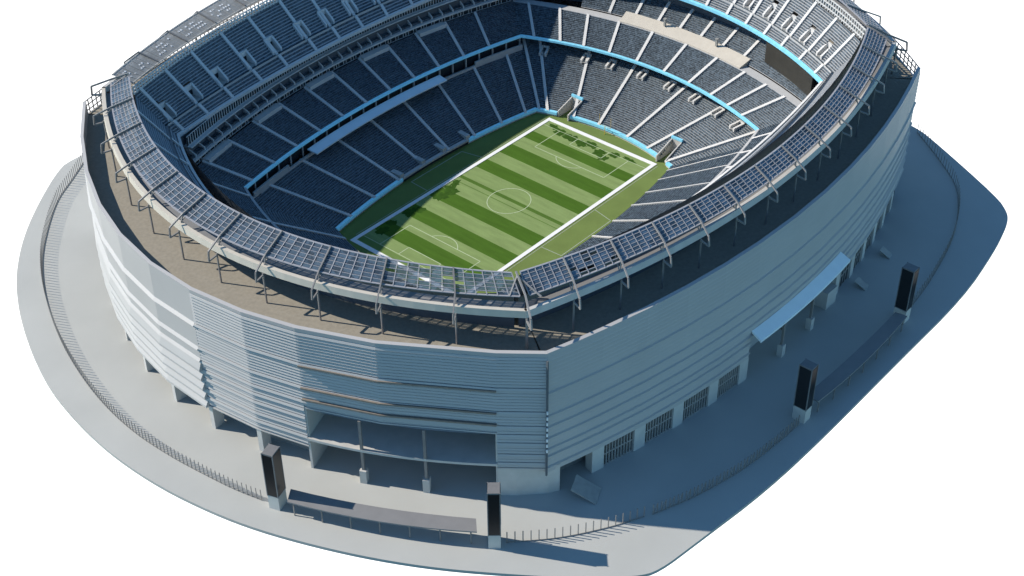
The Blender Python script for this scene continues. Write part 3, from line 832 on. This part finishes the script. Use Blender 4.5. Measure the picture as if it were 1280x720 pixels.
# open lattice at the back of the upper tier, and the outer wall below the fascia
for side in 'NESW':
    b = MB(); n = 120; T = ts(n)
    if side in 'NE':
        LT = 61.6 if side == 'N' else 65.0
        for t in T: b.bar(offs(UPB, side, t, .2, UPZ[side]), offs(UPB, side, t, .2, LT), .42)
        for z in ((58.9, 60.2, 61.5) if side == 'N' else (60.4, 62.5, 64.6)):
            for p, q in zip(T[::2], T[2::2]): b.bar(offs(UPB, side, p, .2, z), offs(UPB, side, q, .2, z), .3, .5)
        b.build("back_lattice", 'stair', ST)
    if side in 'S':
        b = MB()
        for p, q in zip(ts(36), ts(36)[1:]):
            b.quad(offs(UPB, side, p, .3, 50), offs(UPB, side, q, .3, 50), offs(UPB, side, q, .3, 64.6), offs(UPB, side, p, .3, 64.6))
        b.build("sun_block_wall", 'recess', ST)  # added wall that keeps the sun off the near side roof deck
    o = MB()
    for p, q in zip(ts(36), ts(36)[1:]):
        o.quad(offs(UPB, side, p, 2.0, DZ - .5), offs(UPB, side, q, 2.0, DZ - .5), offs(UPB, side, q, 2.0, 58.2), offs(UPB, side, p, 2.0, 58.2))
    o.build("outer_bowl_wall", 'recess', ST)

# ---- fascia, roof trusses and panels -----------------------------------------------------
for side in 'SWEN':
    b = MB(); T = ts(36)
    for p, q in zip(T, T[1:]):
        b.hexa([offs(FASC, side, p, -1.6, 58.3), offs(FASC, side, q, -1.6, 58.3), offs(FASC, side, q, 0, 58.3), offs(FASC, side, p, 0, 58.3),
                offs(FASC, side, p, -1.6, 60.6), offs(FASC, side, q, -1.6, 60.6), offs(FASC, side, q, -.3, 60.6), offs(FASC, side, p, -.3, 60.6)])
        b.quad((FASC.at(side, p)[0] * .95, FASC.at(side, p)[1] * .95, 58.5), (FASC.at(side, q)[0] * .95, FASC.at(side, q)[1] * .95, 58.5), offs(FASC, side, q, -1.5, 58.5), offs(FASC, side, p, -1.5, 58.5), 1)
    b.build("fascia", ['cream' if side == 'W' else 'concrete', 'shelter'], ST)
ZI, ZP = 66.3, 63.0
ZR = dict(S=(ZI, ZP), W=(ZI, ZP), E=(ZI, ZP), N=(62.4, 64.8))
NB = 12
def bay(side, ta, tb):
    """one roof bay: grid of cells between two trusses, frames around them"""
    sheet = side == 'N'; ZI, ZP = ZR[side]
    nu_, nv = 6, 6
    g_ = 0.015 * (tb - ta) / .16
    P = lambda u, v, dz=0.0: (lambda r, t: (*r.at(side, t), ZI + (ZP - ZI) * v + dz))(lerp(INNER, PANEL, v), ta + (tb - ta) * u)
    c = MB(); fr = MB()
    for i in range(nu_):
        for j in range(nv):
            u0, u1, v0, v1 = (i + .06) / nu_, (i + .94) / nu_, (j + .07) / nv, (j + .80) / nv
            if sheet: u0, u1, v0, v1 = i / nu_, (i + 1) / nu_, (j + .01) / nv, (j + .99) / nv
            if side == 'S' and -.95 < ta < -.8 and random.random() < .35: continue
            if side == 'W' and ta < -.65 and random.random() < .18: continue
            c.hexa([P(u0, v0, -.12), P(u1, v0, -.12), P(u1, v1, -.12), P(u0, v1, -.12), P(u0, v0, .05), P(u1, v0, .05), P(u1, v1, .05), P(u0, v1, .05)])
    pan = c.build("roof_panel", 'glare_sheet' if sheet else 'solar' if side == 'W' else 'solar_dense', ST)
    for i in range(nu_ + 1):
        fr.bar(P(i / nu_, 0, .12), P(i / nu_, 1, .12), .26, .25)
    for j in range(nv + 1):
        if sheet and j not in (0, nv): continue
        for i in range(nu_): fr.bar(P(i / nu_, j / nv, .0), P((i + 1) / nu_, j / nv, .0), .2 if 0 < j < nv else .6, .25)
    fr.build("panel_frame", 'sheet' if sheet else 'mullion', pan)
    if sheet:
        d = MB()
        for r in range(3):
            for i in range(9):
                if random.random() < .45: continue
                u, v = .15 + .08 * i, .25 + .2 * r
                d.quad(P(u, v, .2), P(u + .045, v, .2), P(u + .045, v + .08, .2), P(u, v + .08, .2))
        d.build("glare_mark", 'white', pan)  # white marks painted for blotches of sun glare on the left roof
def truss(side, t, dark):
    b = MB(); q = lambda r, d, z: offs(r, side, t, d, z); ZI, ZP = ZR[side]
    path = [q(INNER, .2, ZI + .5), q(PANEL, 0, ZP + .6), q(FASC, 3.2, 60.6), q(FASC, 3.6, 57.2), q(FASC, .3, 57.6)]
    for a, c in zip(path, path[1:]): b.bar(a, c, .42, .5)
    b.bar(q(INNER, 1.0, ZI - .4), q(FASC, -1.0, 61), .3)
    b.bar(path[1], q(FASC, -.5, 59), .35)
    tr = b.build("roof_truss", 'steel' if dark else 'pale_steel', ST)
    b = MB(); b.bar(q(FASC, .2, 58.3), q(FASC, .2, DZ), .42); b.build("column", 'steel', tr)
TT = {s: ts(NB) for s in 'NESW'}
TT['W'] = [-1] + [y / 91 for y in (-75.5, -57.5, -40.5, -23.6, -6.8, 10, 27, 44, 60.5, 76)] + [1]
TT['S'] = [-1] + [x / 101 for x in (-86.5, -70.5, -55, -39.9, -24, -8, 7.8, 23.5, 39, 54.5, 70, 86)] + [1]
for side in 'WSEN':
    L = TT[side]
    for i in range(len(L) - 1):
        a, c = L[i], L[i + 1]
        if i == 0: a += .012
        if i == len(L) - 2: c -= .012
        bay(side, a, c)
        if i > 0: truss(side, L[i], side in 'WN')
# diagonal trusses at the four corners
for sx, sy in ((-1, -1), (1, -1), (-1, 1), (1, 1)):
    b = MB(); f = lambda x, y, z: (sx * x, sy * y, z)
    path = [f(101, 91, ZI + .6), f(104.5, 97.5, ZP + .7), f(109.2, 103.6, 60.6), f(109.4, 104, 57), f(107.6, 100.8, 57.5)]
    for a, c in zip(path, path[1:]): b.bar(a, c, .5, .6)
    for k in (-1, 1):
        b.bar(f(101.4, 91.8, ZI - .3), f(104.5 + k * 3, 97.5 - k * 3.5, ZP), .4)
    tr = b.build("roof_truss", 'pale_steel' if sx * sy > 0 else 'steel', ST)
    b = MB(); b.bar(f(107.4, 100.6, 58.3), f(107.4, 100.6, DZ), .6); b.build("column", 'steel', tr)

# ================================================================ THINGS ON THE PLAZA
def tower(x, y, label):
    a = math.radians(-139 if (x < -100 and y < -100) else -161 if x < -100 else -90)
    t = empty("screen_tower", (x, y, GZ), a)
    c, s = math.cos(a), math.sin(a)
    L = lambda u, v: (x + c * u - s * v, y + s * u + c * v)
    b = MB(); b.box(x, y, GZ + 2.75, 4.6, 3.7, 5.5, a); b.build("plinth", 'concrete', t)
    b = MB(); b.box(x, y, GZ + 5.5 + 8.8, 4.5, 3.6, 17.6, a)
    for u in (-2.27, 2.27):
        for v in (-1.82, 1.82):
            p = L(u, v); b.box(p[0], p[1], GZ + 5.5 + 8.82, .3, .3, 17.66, a)
    b.build("casing", 'tower_cap', t)
    for u, v, w, rot_ in ((2.31, 0, 3.3, a), (-2.31, 0, 3.3, a), (0, 1.86, 4.2, a + math.pi / 2), (0, -1.86, 4.2, a + math.pi / 2)):
        p = L(u, v); b = MB(); b.box(p[0], p[1], GZ + 5.6 + 8.6, .12, w, 16.7, rot_); b.build("screen", 'screen', t)
    tag(t, label, "tower", "black screen towers round the plaza")
tower(-166.4, -50.2, "black screen tower on a concrete plinth at the left end of the sunlit shelter")
tower(-135.0, -111.4, "black screen tower between the sunlit shelter and the nearest corner, throwing a long shadow")
tower(-28.5, -151.6, "shaded black screen tower at the near end of the shelter on the right")
tower(39.2, -150.9, "shaded black screen tower at the far end of the shelter on the right")

def shelter(back, front, z, label):
    t = empty("shelter", (front[0][0], front[0][1], GZ)); b = MB()
    for i in range(len(back) - 1):
        A, B2, C2, D = back[i], back[i + 1], front[i + 1], front[i]
        b.hexa([(*p, z - .5) for p in (A, B2, C2, D)] + [(*A, z + .25), (*B2, z + .25), (*C2, z), (*D, z)])
    b.build("shelter_roof", 'shelter', t)
    n = 7
    for k in range(n):
        f = .03 + .94 * k / (n - 1); s = f * (len(front) - 1); i = min(int(s), len(front) - 2); u = s - i
        for line, w in ((front, .12), (back, .12)):
            o = back if line is front else front
            x = line[i][0] + (line[i + 1][0] - line[i][0]) * u; y = line[i][1] + (line[i + 1][1] - line[i][1]) * u
            ox = o[i][0] + (o[i + 1][0] - o[i][0]) * u; oy = o[i][1] + (o[i + 1][1] - o[i][1]) * u
            x += (ox - x) * w; y += (oy - y) * w
            p = MB(); p.bar((x, y, GZ), (x, y, z - .45), .3); p.build("post", 'steel', t)
    tag(t, label, "shelter", "long flat shelters between the screen towers")
def arcpts(a, m, c, n=8):
    return [((1 - u) ** 2 * a[0] + 2 * u * (1 - u) * m[0] + u * u * c[0], (1 - u) ** 2 * a[1] + 2 * u * (1 - u) * m[1] + u * u * c[1]) for u in [i / n for i in range(n + 1)]]
shelter(arcpts((-163.2, -53.2), (-152.8, -79.5), (-135.6, -104.6)), arcpts((-167.4, -56.2), (-156.8, -84.2), (-139.2, -108.2)), .8, "long grey flat-roofed shelter in the sun, its left end shaded by the tower")
shelter(arcpts((-23.5, -149.9), (3, -151.8), (34, -150.6)), arcpts((-24.2, -154.6), (4, -157.4), (35.0, -154.8)), .8, "long shelter with a curved blue-grey roof in the shade on the right")

def catmull(pts, step):
    P = [pts[0]] + pts + [pts[-1]]; out = []
    for i in range(1, len(P) - 2):
        for k in range(20):
            u = k / 20; a, b_, c, d = P[i - 1], P[i], P[i + 1], P[i + 2]
            out.append(tuple(.5 * (2 * b_[j] + (c[j] - a[j]) * u + (2 * a[j] - 5 * b_[j] + 4 * c[j] - d[j]) * u * u + (3 * b_[j] - a[j] - 3 * c[j] + d[j]) * u ** 3) for j in (0, 1)))
    out.append(pts[-1]); res = [out[0]]; acc = 0
    for p, q in zip(out, out[1:]):
        d = math.dist(p, q)
        while acc + d >= step:
            f = (step - acc) / d; p = (p[0] + (q[0] - p[0]) * f, p[1] + (q[1] - p[1]) * f); res.append(p); d = math.dist(p, q); acc = 0
        acc += d
    return res
def fence(pts, step, h, label, brace=False, w=.2):
    t = empty("fence", (*pts[0], GZ)); P = catmull(pts, step)
    r = MB()
    for p, q in zip(P, P[1:]): r.bar((*p, GZ + .25), (*q, GZ + .25), .14, .3)
    r.build("rail", 'steel', t)
    far = MB()
    for i, p in enumerate(P):
        if i < len(P) - 100: far.bar((*p, GZ), (*p, GZ + h), w); continue
        b = MB(); b.bar((*p, GZ), (*p, GZ + h), w)
        if brace and i + 1 < len(P) and i % 2 == 0: b.bar((*p, GZ + .1), (*P[i + 1], GZ + h - .2), .16)
        b.build("post", 'steel', t)
    if far.v: tag(far.build("post", 'steel', t), kind='stuff')
    tag(t, label, "fence")
fence([(-84, 161), (-98.2, 151.6), (-111.4, 142.8), (-126.4, 128.2), (-139.5, 112.5), (-152, 92), (-162.5, 68.5), (-169.5, 46.5), (-173.6, 27), (-175.2, 9), (-174.6, -8), (-173, -22), (-171, -35), (-168.2, -46.5)], 1.75, 4.6, "long curved fence of thin posts throwing striped shadows on the left of the plaza", w=.2)
fence([(-132.6, -114.2), (-121, -124.9), (-108, -133.6), (-97.5, -139)], 2.4, 4.6, "short row of fence posts beside the tower nearest the viewer, in the sun", w=.24)
fence([(-95, -140.5), (-80, -146), (-62, -150.3), (-45, -152.2), (-31.5, -152.8)], 1.5, 4.4, "shaded fence with crossed braces running to the right hand shelter", True, .24)
fence([(42.5, -151), (70, -147.5), (100, -140.5), (127, -127.8), (143, -112), (158, -93)], 2.4, 4.6, "shaded fence curving away to the far right corner of the plaza")

# slender yellow goal post in front of the far end stand
b = MB(); gp = empty("goal_post", (63.6, 2, 0))
b.bar((63.6, 2, 0), (63.6, 2, 4), .22); b.build("support", 'yellow', gp)
b = MB(); b.bar((63.6, -1, 4), (63.6, 5, 4), .12); b.build("crossbar", 'yellow', gp)
for y in (-1, 5):
    b = MB(); b.bar((63.6, y, 4), (63.6, y, 9), .12); b.build("upright", 'yellow', gp)
tag(gp, "slender yellow goal post standing before the blue band of the far end", "goal post")
